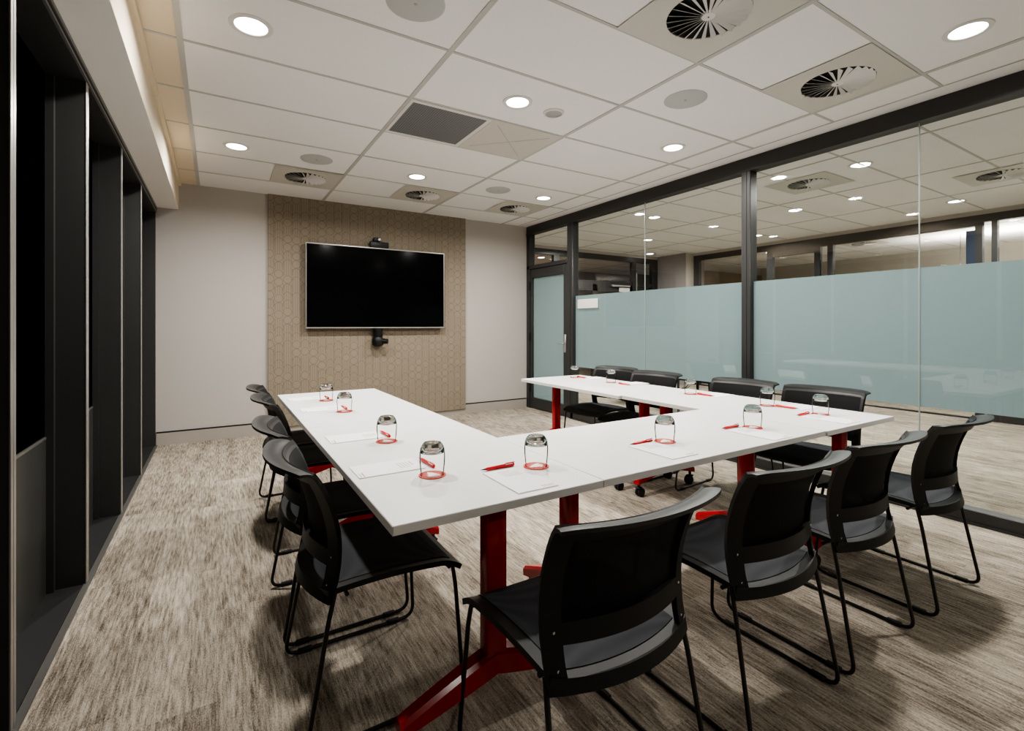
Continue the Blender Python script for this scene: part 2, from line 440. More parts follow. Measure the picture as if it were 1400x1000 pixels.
# ------------------------------------------------------------------ glass partition on the right
FR = .05   # frame depth each side
gw = struct(empty('window_7', (GX, 2.5, 0)))
def gl(o): return o
def gy(y): return y-2.5
MB().box(-FR, FR, gy(-2.4), gy(WY), 2.578, CEIL-.004, .004).box(-FR-.006, FR+.006, gy(-2.4), gy(WY), 2.566, 2.580).build('head_frame', M['frame'], gw)
MB().box(-FR, FR, gy(-2.4), gy(5.0), 0, .085, .004).box(-FR-.015, FR+.015, gy(-2.4), gy(5.0), 0, .012).build('bottom_frame', M['frame'], gw)
for y0, y1 in ((2.50, 2.585), (4.95, 5.07)):
    MB().box(-FR, FR, gy(y0), gy(y1), .0, 2.578, .004).box(-FR-.004, FR+.004, gy((y0+y1)/2)-.008, gy((y0+y1)/2)+.008, .0, 2.578).build('mullion', M['frame'], gw)
for y0, y1 in ((-2.4, 1.331), (1.337, 2.50), (2.585, 3.75), (3.756, 4.95)):
    MB().plane([(-.006, gy(y0), .08), (-.006, gy(y1), .08), (-.006, gy(y1), 2.58), (-.006, gy(y0), 2.58)]).build('pane', M['pane'], gw, smooth=False)
    MB().plane([(0, gy(y0), .68), (0, gy(y1), .68), (0, gy(y1), 1.603), (0, gy(y0), 1.603)]).build('frosted_film', M['film'], gw, smooth=False)
for y in (1.334, 3.753):
    MB().box(-.006, .004, gy(y)-.003, gy(y)+.003, .085, 2.57).build('glass_joint', M['edge'], gw, smooth=False)
MB().plane([(-.006, gy(5.07), 2.08), (-.006, gy(5.97), 2.08), (-.006, gy(5.97), 2.58), (-.006, gy(5.07), 2.58)]).build('pane', M['pane'], gw, smooth=False)
MB().box(-FR, FR, gy(5.07), gy(WY), 2.045, 2.10, .004).box(-FR, FR, gy(5.97), gy(WY), 0, 2.578, .004).build('door_frame', M['frame'], gw)
# the door leaf
dr = struct(empty('door_1', (GX-.01, 5.52, 0)))
m = MB()
m.box(-.03, .03, -.445, -.36, .01, 2.04, .003).box(-.03, .03, .395, .445, .01, 2.04, .003)
m.box(-.03, .03, -.36, .395, .01, .16, .003).box(-.03, .03, -.36, .395, 1.915, 2.04, .003)
m.build('door_leaf', M['frame'], dr)
MB().plane([(0, -.36, .16), (0, .395, .16), (0, .395, 1.915), (0, -.36, 1.915)]).build('frosted_glass', M['film'], dr, smooth=False)
MB().plane([(-.008, -.36, .16), (-.008, .395, .16), (-.008, .395, 1.915), (-.008, -.36, 1.915)]).build('glass', M['pane'], dr, smooth=False)
h = MB().box(-.044, -.03, -.425, -.385, .86, 1.10, .004).build('door_handle_plate', M['alu'], dr)
MB().tube(arc_path([(-.04, -.405, .98), (-.085, -.405, .98), (-.085, -.29, .98)], .02), .009).build('lever', M['alu'], h)
for z in (.3, 1.05, 1.8): MB().box(-.045, -.03, .43, .462, z-.06, z+.06, .003).build('hinge', M['black'], dr)
# sign
s = MB().box(-.022, -.008, 4.50, 4.885, 1.435, 1.552, .002).build('door_sign', M['sign'], loc=(GX, 0, 0))
tag(s, 'blank pale rectangular sign fixed on frosted glass beside the door', 'sign')

# ================================================================== CORRIDOR AND ROOMS BEYOND
FX = 8.4
struct(MB().box(GX, 13.0, -2.4, 11, CEIL, CEIL+.1).build('ceiling_far', M['tile'], smooth=False))
g = MB()
for k in range(0, 8): g.box(4.62+1.235*k-.012, 4.62+1.235*k+.012, -2.4, 11, CEIL-.004, CEIL+.01)
for k in range(-7, 14): g.box(GX+.05, 13, 2.1+.6215*k-.009, 2.1+.6215*k+.009, CEIL-.0032, CEIL+.01)
struct(g.build('trim_6', M['grid'], smooth=False))
# far glass wall parallel to ours
w8 = struct(empty('window_8', (FX, 0, 0)))
MB().box(-.04, .04, -2.4, 6.53, 2.54, 2.64).box(-.04, .04, 2.14, 4.98, 2.50, 2.54).build('head_frame', M['frame'], w8, smooth=False)
MB().box(-.04, .04, -2.4, 6.53, 2.64, CEIL).build('head_panel', M['wall'], w8, smooth=False)
for y0, y1 in ((6.40, 6.53), (4.88, 4.98), (4.09, 4.18), (3.90, 3.98), (2.14, 2.21), (2.0, 2.055), (.2, .28)):
    MB().box(-.04, .04, y0, y1, 0, 2.54).build('post', M['frame'], w8, smooth=False)
MB().box(-.03, .03, 4.18, 4.88, 2.42, 2.52).box(-.03, .03, -2.4, 2.1, 0, .19).build('door_rail', M['frame'], w8, smooth=False)
MB().box(-.02, .02, 2.1, 6.5, 0, .022).build('bottom_track', M['frame'], w8, smooth=False)
MB().plane([(0, -2.4, 0), (0, 6.53, 0), (0, 6.53, 2.54), (0, -2.4, 2.54)]).build('pane', M['pane_far'], w8, smooth=False)
MB().plane([(.01, -2.4, .45), (.01, 6.53, .45), (.01, 6.53, 1.60), (.01, -2.4, 1.60)]).build('frosted_film', M['film'], w8, smooth=False)
MB().box(-.035, -.01, 4.09, 4.16, .1, 2.40).box(-.035, -.01, 2.21, 2.30, .1, 2.45).build('navy_strip', M['navy'], w8, smooth=False)
# mauve wall, column and end glazing
struct(MB().box(8.12, FX+.3, 6.53, 7.3, 0, CEIL).build('wall_mauve', M['mauve'], smooth=False)).name = 'wall_far'
struct(MB().box(8.13, 8.44, 6.525, 6.56, 0, CEIL).build('trim_7', M['beige'], smooth=False))
w9 = struct(empty('window_9', (0, 7.3, 0)))
MB().box(4.0, 8.12, -.04, .04, 2.53, 2.63).box(4.0, 8.12, -.03, .03, 2.03, 2.10).box(7.95, 8.12, -.04, .04, 0, 2.53).box(7.37, 7.47, -.04, .04, 0, 2.53).box(5.35, 5.47, -.04, .04, 0, 2.53).box(6.30, 6.42, -.03, .03, 0, 2.03).box(7.18, 7.37, -.03, .03, 0, 2.03).box(5.47, 7.37, -.03, .03, 1.90, 2.03).build('end_frame', M['frame'], w9, smooth=False)
MB().box(4.0, 8.12, -.04, .04, 2.63, CEIL).build('head_panel', M['wall'], w9, smooth=False)
MB().box(7.47, 7.50, -.045, .03, 0, 2.33).build('door_edge', M['alu'], w9, smooth=False)
MB().plane([(4.0, 0, 0), (8.12, 0, 0), (8.12, 0, 2.53), (4.0, 0, 2.53)]).build('pane', M['pane_far'], w9, smooth=False)
MB().box(7.55, 7.93, .01, .03, 0, 2.30).build('dark_panel', M['winframe'], w9, smooth=False)
cl = MB().box(6.75, 7.25, 7.20, 7.255, 2.00, 2.035, .004).build('door_closer', M['alu']); tag(cl, 'slim silver door closer arm on the dark door frame beyond the glass', 'door closer')
s = MB().box(6.98, 7.27, 7.235, 7.258, 1.90, 1.985, .003).build('exit_light_box', M['whitemetal']); tag(s, 'small white box sign under the door closer beyond the glass', 'sign')
struct(MB().box(4.0, 7.0, 10.4, 10.5, 0, CEIL).build('wall_orange', M['orange'], smooth=False)).name = 'wall_end'
struct(MB().box(7.0, 13, 10.3, 10.5, 0, CEIL).build('wall_end_right', M['mauve'], smooth=False))
struct(MB().box(3.9, 4.0, WY+.12, 11, 0, CEIL).build('wall_corridor', M['beige'], smooth=False))
# rooms behind the far glass
struct(MB().box(12.0, 12.1, -2.4, 8, 0, CEIL).build('wall_right', M['beige'], smooth=False))
struct(MB().box(8.48, 12.0, 7.31, 7.40, 0, CEIL).build('wall_room_end', M['wall'], smooth=False))
p2 = MB().box(9.6, 12.0, 7.27, 7.31, .1, 2.5).build('wall_panel', M['brown'], smooth=False); tag(p2, 'brown wall panel in the room beyond the corridor glass', 'wall panel')
p3 = MB().box(11.94, 11.999, 2.6, 4.9, .3, 2.2).build('pinboard', plain('pale_brown_board', (.36, .29, .23), .8), smooth=False)
tag(p3, 'wide pale brown board on the far wall beyond the corridor glass', 'board')
cv = empty('added_uplight', (10.3, 1.6, 2.12)); tag(cv, 'added, unseen long suspended uplight washing the far room ceiling', 'ceiling light')  # added out of view to brighten the far room ceiling
MB().box(-.05, .05, -1.6, 1.6, 0, .07, .004).build('housing', M['whitemetal'], cv)
MB().box(-.04, .04, -1.58, 1.58, .0705, .073).build('lamp_strip', M['cove'], cv)
for y in (-1.3, 1.3): MB().cyl((0, y, .07), (0, y, CEIL-2.12), .004).build('cable', M['black'], cv)
d = bpy.data.lights.new('uplight', 'AREA'); d.shape = 'RECTANGLE'; d.size = .08; d.size_y = 3.1; d.energy = 90; d.color = (1, .95, .88)  # added lamp that makes the ceiling wash
o = bpy.data.objects.new('uplight', d); col.objects.link(o); o.location = (10.3, 1.6, 2.2); o.rotation_euler = (PI, 0, 0)

# low table and plant in the corridor
st = empty('side_table', (5.58, 4.2, 0)); tag(st, 'low black side table with thin legs standing in the corridor behind the glass', 'table')
MB().box(-.22, .22, -.26, .26, .475, .50, .004).build('tabletop', M['black'], st)
for sx in (-1, 1):
    for sy in (-1, 1): MB().box(sx*.205-.012, sx*.205+.012, sy*.245-.012, sy*.245+.012, 0, .475, .002).build('leg', M['tube'], st)
def plant(loc, label, n, R):
    pl = empty('potted_plant', loc); tag(pl, label, 'plant', 'corridor plants')
    MB().lathe([(0, 0), (.06, 0), (.08, .13), (.07, .13), (.065, .11), (0, .11)], 20).build('pot', M['pot'], pl)
    lf = MB(); rr = random.Random(n)
    for k in range(n):
        a = rr.uniform(0, 2*PI); L_ = rr.uniform(.6, 1)*R; e = rr.uniform(.3, 1.25)
        d = Vector((math.cos(a)*math.cos(e), math.sin(a)*math.cos(e), math.sin(e))); sd = Vector((-math.sin(a), math.cos(a), 0))*L_*.16
        p = Vector((0, 0, .11)); pts = [p, p+d*L_*.5+Vector((0, 0, .02)), p+d*L_-Vector((0, 0, .03*math.cos(e)))]
        lf.plane([pts[0], pts[1]-sd, pts[2], pts[1]+sd])
    lf.build('leaves', M['leaf'], pl)
    return pl
plant((5.55, 4.68, 0), 'leafy potted plant beside the low black corridor table', 34, .42)
plant((5.65, 5.52, 0), 'leafy potted plant on the corridor floor seen between two chair backs', 40, .45)

# ================================================================== CEILING FITTINGS
def downlight_proto(led):
    t = empty('downlight', (0, 0, -5))
    MB().lathe([(.062, .004), (.070, .002), (.074, -.006), (.096, -.006), (.098, .0), (.094, .004)], 40, close=True).build('trim_ring', M['whitemetal'], t)
    MB().lathe([(0, -.001), (.072, -.001), (.072, .003), (0, .003)], 40).build('lamp_disc', led, t)
    return t
proto = downlight_proto(M['led'])
DL = [((.145, 2.69), 'round downlight at left, nearest camera, above the left table run'),
      ((.14, 4.565), 'round downlight near back left, beside the grey speaker disc and dark windows'),
      ((1.69, 4.565), 'round downlight near back centre, in front of the television'),
      ((3.22, 4.57), 'round downlight near back right corner, closest to the door'),
      ((1.69, 2.695), 'round downlight in ceiling centre, beside the small round sensor and grille'),
      ((3.22, 2.715), 'round downlight at middle right, near the glass wall mullion'),
      ((3.19, .87), 'large looking round downlight at top right, nearest the camera on glass side')]
def lamp(x, y, z, power, colr=(1.0, .962, .91)):
    d = bpy.data.lights.new('downlight_and_fill_beam', 'AREA'); d.shape = 'DISK'; d.size = .12; d.energy = power*.245; d.color = colr
    d.spread = math.radians(165)
    o = bpy.data.objects.new('downlight_and_fill_beam', d); col.objects.link(o); o.location = (x, y, CEIL-.004); return o
LP = 82
for i, ((x, y), lab) in enumerate(DL):
    t = proto if i == 0 else copy_tree(proto)
    t.location = (x, y, CEIL); tag(t, lab, 'ceiling light', 'room downlights')
    lamp(x, y, CEIL-.02, LP)
for x, y in ((.145, -1.5), (1.69, -1.5), (3.22, -1.5)): lamp(x, y, CEIL-.02, 20)  # added fill lamps behind the camera, without fittings
# corridor and far-room downlights
CD = [((5.02, 2.11), 'corridor downlight just beyond the glass, right of the mullion'),
      ((6.29, 3.37), 'corridor downlight in the middle of the corridor ceiling'),
      ((7.47, 2.14), 'corridor downlight over the far side, at right'),
      ((5.08, 4.60), 'corridor downlight beside the left glass joint'),
      ((7.54, 4.65), 'corridor downlight near the far glass frame'),
      ((6.33, 5.87), 'corridor downlight in front of the end door'),
      ((7.60, 7.0), 'corridor downlight farthest back, beside the mauve wall'),
      ((6.0, 8.6), 'downlight in the lobby behind the end glazing'),
      ((9.6, 3.6), 'downlight in the far room seen over the corridor glass'),
      ((10.9, 2.9), 'downlight deep in the far room, near its board'),
      ((9.5, 5.6), 'downlight in the far room near its brown panel')]
proto2 = downlight_proto(M['led_far'])
for i, ((x, y), lab) in enumerate(CD):
    t = proto2 if i == 0 else copy_tree(proto2)
    t.location = (x, y, CEIL); tag(t, lab, 'ceiling light', 'corridor downlights')
for x, y in ((5.05, 2.1), (6.3, 3.4), (7.3, 2.1), (6.0, 5.0), (7.2, 5.6), (6.2, .2), (5.6, 6.6)): lamp(x, y, CEIL-.02, 95)
for x, y in ((10.2, 1.5), (10.2, 4.5)): lamp(x, y, CEIL-.03, 90)
lamp(6.0, 8.8, CEIL-.03, 50)

sp = empty('ceiling_speaker'); MB().lathe([(0, -.006), (.126, -.006), (.134, -.002), (.134, .004), (0, .004)], 48).build('grille', M['speaker'], sp)
MB().lathe([(0, -.009), (.008, -.009), (.009, -.006), (0, -.006)], 12).build('centre_dot', M['sensor'], sp)
for i, ((x, y), lab) in enumerate([((.775, 2.11), 'round grey ceiling speaker cut by the top edge of the view'),
      ((.757, 4.555), 'round grey ceiling speaker above the left air diffuser'),
      ((2.61, 4.56), 'round grey ceiling speaker at back, between two small downlights'),
      ((2.602, 2.095), 'round grey ceiling speaker at right, below the large diffuser')]):
    t = sp if i == 0 else copy_tree(sp); t.location = (x, y, CEIL); tag(t, lab, 'speaker', 'ceiling speakers')
se = empty('ceiling_sensor', (1.987, 2.70, CEIL)); tag(se, 'small round grey sensor in white ring beside the centre downlight', 'sensor')
MB().lathe([(.058, -.012), (.070, -.008), (.074, 0), (.056, 0)], 36, close=True).build('ring', M['whitemetal'], se)
MB().lathe([(0, -.010), (.05, -.010), (.058, -.006), (.058, 0), (0, 0)], 36).build('cover', M['sensor'], se)

# swirl diffusers: plate with a round opening, dark duct cone, radial blades
def diffuser_proto(w=.60, h=.60):
    t = empty('air_diffuser'); R_ = .19; n = 48
    bm = bmesh.new(); inner = []; outer = []
    for i in range(n):
        a = 2*PI*i/n; c_, s_ = math.cos(a), math.sin(a); k = min(w/2/abs(c_) if abs(c_) > 1e-6 else 9, h/2/abs(s_) if abs(s_) > 1e-6 else 9)
        inner.append(bm.verts.new((R_*c_, R_*s_, -.006))); outer.append(bm.verts.new((k*c_, k*s_, -.006)))
    lip = [bm.verts.new((R_*math.cos(2*PI*i/n), R_*math.sin(2*PI*i/n), -.0005)) for i in range(n)]
    for i in range(n):
        j = (i+1) % n
        bm.faces.new([inner[i], inner[j], outer[j], outer[i]]); bm.faces.new([inner[i], inner[j], lip[j], lip[i]])
    m = MB(); m.add(bm); m.build('face_plate', M['diffplate'], t, smooth=False)
    MB().lathe([(0, -.0018), (R_, -.0018), (R_, -.001), (0, -.001)], 48).build('duct_opening', M['void'], t)
    for k in range(24):
        a = 2*PI*k/24
        b0 = MB(); mt = Matrix.Rotation(a, 4, 'Z')
        tilt = Matrix.Translation((.112, 0, -.013)) @ Matrix.Rotation(math.radians(-36), 4, 'X')
        bm = bmesh.new()
        P = [(-.080, -.004), (.076, -.018), (.076, .012), (-.080, .004)]
        lo = [bm.verts.new((x, y, -.0007)) for x, y in P]; hi = [bm.verts.new((x, y, .0007)) for x, y in P]
        bm.faces.new(lo); bm.faces.new(hi[::-1])
        for i in range(4): bm.faces.new([lo[i], lo[(i+1) % 4], hi[(i+1) % 4], hi[i]])
        bmesh.ops.recalc_face_normals(bm, faces=bm.faces[:])
        b0.add(bm, mt @ tilt); b0.build('blade', M['whitemetal'], t, smooth=False)
    hb = MB().lathe([(0, -.014), (.030, -.014), (.036, -.008), (.036, -.003), (0, -.003)], 24).build('hub', M['whitemetal'], t)
    MB().lathe([(0, -.016), (.004, -.016), (.004, -.014), (0, -.014)], 8).build('screw', M['void'], hb)
    return t
dp = diffuser_proto()
for i, ((x, y), lab) in enumerate([((1.982, 1.464), 'swirl air diffuser cut by top edge of view, largest one, with radial blades'),
      ((3.198, 1.466), 'swirl air diffuser at top right above the glass wall'),
      ((.757, 5.18), 'swirl air diffuser at back left, above the patterned panel edge'),
      ((1.985, 5.18), 'swirl air diffuser at back centre, above the television'),
      ((3.21, 5.18), 'swirl air diffuser at back right, above the pale wall by the door'),
      ((5.23, 2.67), 'swirl air diffuser in the corridor ceiling, right of the mullion'),
      ((6.52, 1.52), 'swirl air diffuser in the corridor ceiling at right edge of view'),
      ((9.9, 4.1), 'swirl air diffuser in the far room ceiling')]):
    t = dp if i == 0 else copy_tree(dp); t.location = (x, y, CEIL); tag(t, lab, 'air vent', 'ceiling air diffusers')
gr = empty('return_air_grille', (1.38, 3.308, CEIL)); tag(gr, 'dark grey square return air grille in ceiling centre', 'air vent')
m = MB()
m.box(-.302, .302, .27, .302, -.008, 0).box(-.302, .302, -.302, -.27, -.008, 0).box(-.302, -.28, -.27, .27, -.008, 0).box(.27, .302, -.27, .27, -.008, 0)
m.build('frame', M['whitemetal'], gr, smooth=False)
MB().box(-.28, .27, -.27, .27, -.006, -.001).build('louvers', M['louver'], gr, smooth=False)
ap = empty('ceiling_panel', (1.99, 3.308, CEIL)); tag(ap, 'beige square ceiling panel with crossed diagonal slots beside the dark grille', 'ceiling panel')
MB().box(-.302, .302, -.302, .302, -.006, 0, .001).build('face_plate', M['diffplate'], ap, smooth=False)
for a, mt_ in ((PI/4, M['sensor']), (-PI/4, M['void'])):
    o = MB().box(-.33, .33, -.0025, .0025, -.0075, -.005).build('slot', M['sensor'], ap, smooth=False, rot=(0, 0, a))

# ================================================================== TELEVISION AND CAMERAS
tv = empty('television', (1.722, 5.94, 1.68)); tag(tv, 'large flat black television with thin silver bezel on patterned wall panel', 'television')
MB().box(-.845, .845, .0, .012, -.478, .482).build('screen', M['screen'], tv, smooth=False)
m = MB(); w_, h_ = .853, .488
m.box(-w_, w_, -.008, .035, h_-.008, h_+.004, .002).box(-w_, w_, -.008, .035, -h_-.008, -h_+.006, .002)
m.box(-w_, -w_+.009, -.008, .035, -h_, h_, .002).box(w_-.009, w_, -.008, .035, -h_, h_, .002)
m.build('bezel', M['silver'], tv, smooth=False)
MB().box(-.80, .80, .035, .06, -.45, .45, .01).build('rear_case', M['black'], tv)
MB().box(-.25, .25, .06, .0795, -.2, .2).build('wall_mount', M['black'], tv)
wc = empty('video_camera', (1.715, 5.955, 2.172)); tag(wc, 'black video camera with small bright lens standing on top of the television', 'camera')
MB().box(-.115, .115, -.03, .03, .0, .075, .008, seg=2).build('camera_body', M['black'], wc)
hd = MB().box(-.075, .01, -.04, .03, .075, .125, .012, seg=2).build('camera_head', M['black'], wc)
MB().cyl((-.01, -.038, .1), (-.01, -.05, .1), .016, 20).build('lens', M['chrome'], hd)
lc = empty('conference_camera', (1.70, 5.96, .95)); tag(lc, 'black dome conference camera hanging below the television', 'camera')
MB().lathe([(0, .13), (.055, .13), (.06, .14), (.058, .232), (0, .232)], 28).build('mount', M['black'], lc)
hd = MB().lathe([(0, .01), (.045, .012), (.068, .03), (.072, .07), (.066, .105), (.05, .13), (0, .132)], 28).build('camera_head', M['black'], lc)
MB().cyl((.04, -.03, .075), (.10, -.075, .072), .034, 20, .03).build('lens_barrel', M['black'], hd)

# ================================================================== TABLES
def table_proto(L_, W_, leg_in=.085, leg_in2=None):
    """length along local x, centred; top at T"""
    t = empty('flip_top_table')
    tp = MB().box(-L_/2, L_/2, -W_/2, W_/2, T-.025, T, .0015).build('tabletop', M['white_top'], t)
    eb = MB()
    eb.box(-L_/2-.0006, L_/2+.0006, -W_/2-.0006, -W_/2+.001, T-.0245, T-.0015).box(-L_/2-.0006, L_/2+.0006, W_/2-.001, W_/2+.0006, T-.0245, T-.0015)
    eb.box(-L_/2-.0006, -L_/2+.001, -W_/2, W_/2, T-.0245, T-.0015).box(L_/2-.001, L_/2+.0006, -W_/2, W_/2, T-.0245, T-.0015)
    eb.build('edge_band', M['top_edge'], tp, smooth=False)
    MB().box(-L_/2+leg_in, L_/2-leg_in, -.02, .02, T-.075, T-.045, .004).build('cross_beam', M['black'], t)
    for sx in (-1, 1):
        li = leg_in if sx > 0 or leg_in2 is None else leg_in2
        x = sx*(L_/2-li)
        lg = MB().box(x-.026, x+.026, -.036, .036, .17, T-.05, .009, seg=2).build('leg', M['red'], t)
        # arched foot across the depth
        def foot(u, v):
            y = u; a = abs(y)/.30
            zt = .235 - .105*a**1.15; zb = .165 - .075*a**.9
            wx = .030 - .004*a
            prof = [(-wx, zb), (wx, zb), (wx, zt-.012), (wx-.010, zt), (-wx+.010, zt), (-wx, zt-.012)]
            px, pz = prof[v % 6]
            return Vector((x+px, y, pz))
        bm = bmesh.new(); us = lin(-.30, .30, 24); rings = [[bm.verts.new(foot(u, k)) for k in range(6)] for u in us]
        for a_, b_ in zip(rings, rings[1:]):
            for k in range(6): bm.faces.new([a_[k], a_[(k+1) % 6], b_[(k+1) % 6], b_[k]])
        bm.faces.new(rings[0]); bm.faces.new(rings[-1][::-1]); bmesh.ops.recalc_face_normals(bm, faces=bm.faces[:])
        mm = MB(); mm.add(bm); ft = mm.build('foot', M['red'], t)
        for sy in (-1, 1):
            cb = MB()
            for dx in (-.013, .013): cb.lathe([(0, -.010), (.026, -.010), (.031, -.006), (.031, .006), (.026, .010), (0, .010)], 20, Matrix.Translation((x+dx, sy*.275-.012*sy, .031)) @ Matrix.Rotation(PI/2, 4, 'Y'))
            cb.cyl((x, sy*.275, .03), (x, sy*.275, .095), .010).box(x-.02, x+.02, sy*.275-.022, sy*.275+.022, .055, .068, .005)
            cb.build('castor', M['rubber'], ft)
        br = MB(); br.box(x-.03, x+.03, -.125, .125, T-.038, T-.025, .006).box(x-.028, x+.028, -.06, .06, T-.055, T-.036, .008)
        br.build('bracket', M['darkred'], t)
        MB().box(x-sx*.05-.035, x-sx*.05+.035, .14, .20, T-.052, T-.025, .008).build('release_lever', M['black'], t)
    return t
TL = [('A', (.727, 1.868), 1.356, .70), ('B', (.727, 3.212), 1.326, .70), ('C', (2.845, 1.870), 1.372, .715), ('D', (2.81, 3.209), 1.298, .70)]
labs = {'A': 'white topped red legged table, nearest half of the left run', 'B': 'white topped red legged table, far half of the left run by the television',
        'C': 'white topped red legged table, near half of the right run at its corner', 'D': 'white topped red legged table, far half of the right run by the door'}
for k, (x, y), L_, W_ in TL:
    t = table_proto(L_, W_, .085, .11 if k in 'AC' else None); t.location = (x, y, 0); t.rotation_euler = (0, 0, PI/2)
    tag(t, labs[k], 'table', 'flip top meeting tables set in a U')
    if k == 'D': t.location.z = -.001
t = table_proto(1.404, .70, .085, .13); t.location = (1.7815, 1.54, 0); tag(t, 'white topped red legged table joining the two runs across the front', 'table', 'flip top meeting tables set in a U')

# ================================================================== CHAIR
def prof_y(z):
    pts = [(.39, -.178), (.42, -.170), (.47, -.156), (.52, -.149), (.57, -.147), (.62, -.152), (.67, -.163), (.72, -.180), (.76, -.198), (.79, -.216), (.82, -.238)]
    if z <= pts[0][0]: return pts[0][1]
    for (a, ya), (b_, yb) in zip(pts, pts[1:]):
        if z <= b_:
            t = (z-a)/(b_-a); return ya+(yb-ya)*t
    return pts[-1][1]
def half_w(z): return .222 + .012*min(1, max(0, (z-.41)/.25)) + .004*max(0, (z-.66)/.15)
def back_pt(s_, z, off=0):
    w_ = half_w(z); bulge = .055
    return Vector((s_*w_, prof_y(z) - bulge*(1-s_*s_) + off, z))
def chair_proto():
    t = empty('meeting_chair')
    # seat shell
    def seat_pt(s_, q, dz=0):
        y = -.185 + q*.425
        w_ = .232 - .010*(1-q)
        yy = y - .045*(1-s_*s_)*(1-q)**2.0 + .006*(1-s_*s_)*q**6
        z = .437 + .016*math.sin(min(1, q/.8)*PI*.9)*.6 - .030*max(0, (q-.80)/.2)**2 + .004*s_*s_
        z += .006*abs(s_)**6
        return Vector((s_*w_, yy, z+dz))
    ss = lin(-1, 1, 16); qs = lin(0, 1, 18)
    st_ = MB().sheet(lambda u, v: seat_pt(u, v), ss, qs, .016).build('seat', M['black'], t)
    MB().sheet(lambda u, v: seat_pt(u, v, .002), lin(-.84, .84, 14), lin(.06, .93, 16), .0012).build('seat_mesh', M['seat_cloth'], t)
    # back frame: surface with two openings
    ss = [-1, -.93, -.86, -.80] + lin(-.74, .74, 12) + [.80, .86, .93, 1]
    zs = [.405, .42, .436, .45, .47, .49, .505, .52, .54, .556, .58, .62, .66, .70, .74, .765, .785, .80]
    def skip(s_, z):
        inx = abs(s_) < .80
        return inx and (.436 < z < .505 or .556 < z < .765)
    MB().sheet(lambda u, v: back_pt(u, v), ss, zs, .014, skip).build('back_frame', M['black'], t)
    MB().sheet(lambda u, v: back_pt(u, v, .002), lin(-.92, .92, 14), lin(.545, .775, 10), 0).build('back_mesh', M['back_cloth'], t)
    # rolled top rail
    def rail(s_, q):
        a = q*PI*.5
        p = back_pt(s_, .768)
        ext = 1 + .075*q*q
        fl = (1 - .30*abs(s_)**8)
        return Vector((p.x*ext, p.y - (.058*(1-math.cos(a)))*fl - .022*q, .768 + .046*math.sin(a)*(1-.22*abs(s_)**10)))
    MB().sheet(rail, lin(-1.0, 1.0, 26), lin(0, 1, 8), .009).build('top_rail', M['rail'], t)
    # sled legs
    for sx in (-1, 1):
        pts = [(sx*.214, .212, .418), (sx*.222, .219, .36), (sx*.243, .240, .0075), (sx*.245, -.25, .0075), (sx*.228, -.185, .36), (sx*.222, -.165, .44)]
        lg = MB().tube(arc_path(pts, .05, 7), .0068, 10).build('sled_leg', M['tube'], t)
        for y in (.155, -.18): MB().box(sx*.244-.010, sx*.244+.010, y-.026, y+.026, 0, .017, .004).build('glide', M['rubber'], lg)
    for y, z in ((.20, .421), (-.13, .425)):
        MB().tube([(-.216, y, z-.006), (-.1, y, z-.012), (.1, y, z-.012), (.216, y, z-.006)], .0065, 8).build('cross_bar', M['tube'], t)
    for sx in (-1, 1):
        for z in (.455, .535):
            p = back_pt(sx*.9, z); MB().cyl((p.x, p.y-.0145, p.z), (p.x, p.y-.0165, p.z), .0035, 10).build('screw', M['chrome'], t)
    return t
ch = chair_proto()
CH = [ # left run, facing +X
    ((.462, 1.700), -PI/2, 'black mesh chair nearest the camera on the left side of the tables'),
    ((.462, 2.245), -PI/2, 'second black mesh chair from the camera on the left side of the tables'),
    ((.500, 3.075), -PI/2, 'third black mesh chair from the camera on the left side of the tables'),
    ((.502, 3.590), -PI/2, 'farthest black mesh chair on the left side, closest to the television wall'),
    # front row, facing +Y
    ((.845, 1.043), .0, 'largest black mesh chair, back to camera, leftmost of the front row'),
    ((1.532, 1.055), .0, 'black mesh chair with back to camera, second from left in the front row'),
    ((2.115, 1.050), .0, 'black mesh chair with back to camera, third from left in the front row'),
    ((2.792, 1.032), .0, 'black mesh chair rightmost of the front row, beside the glass wall'),
    # right run, facing -X
    ((3.085, 3.475), PI/2+.12, 'black mesh chair on the right side farthest from camera, nearest the door'),
    ((3.03, 2.93), PI/2+.07, 'black mesh chair on the right side, second from the door'),
    ((3.12, 2.17), PI/2+.07, 'black mesh chair on the right side, third from the door by the mullion'),
    ((3.15, 1.615), PI/2+.10, 'black mesh chair on the right side at the near corner, fourth from the door')]
for i, ((x, y), rz, lab) in enumerate(CH):
    t = ch if i == 0 else copy_tree(ch)
    t.location = (x, y, 0); t.rotation_euler = (0, 0, rz); tag(t, lab, 'chair', 'meeting chairs around the tables')

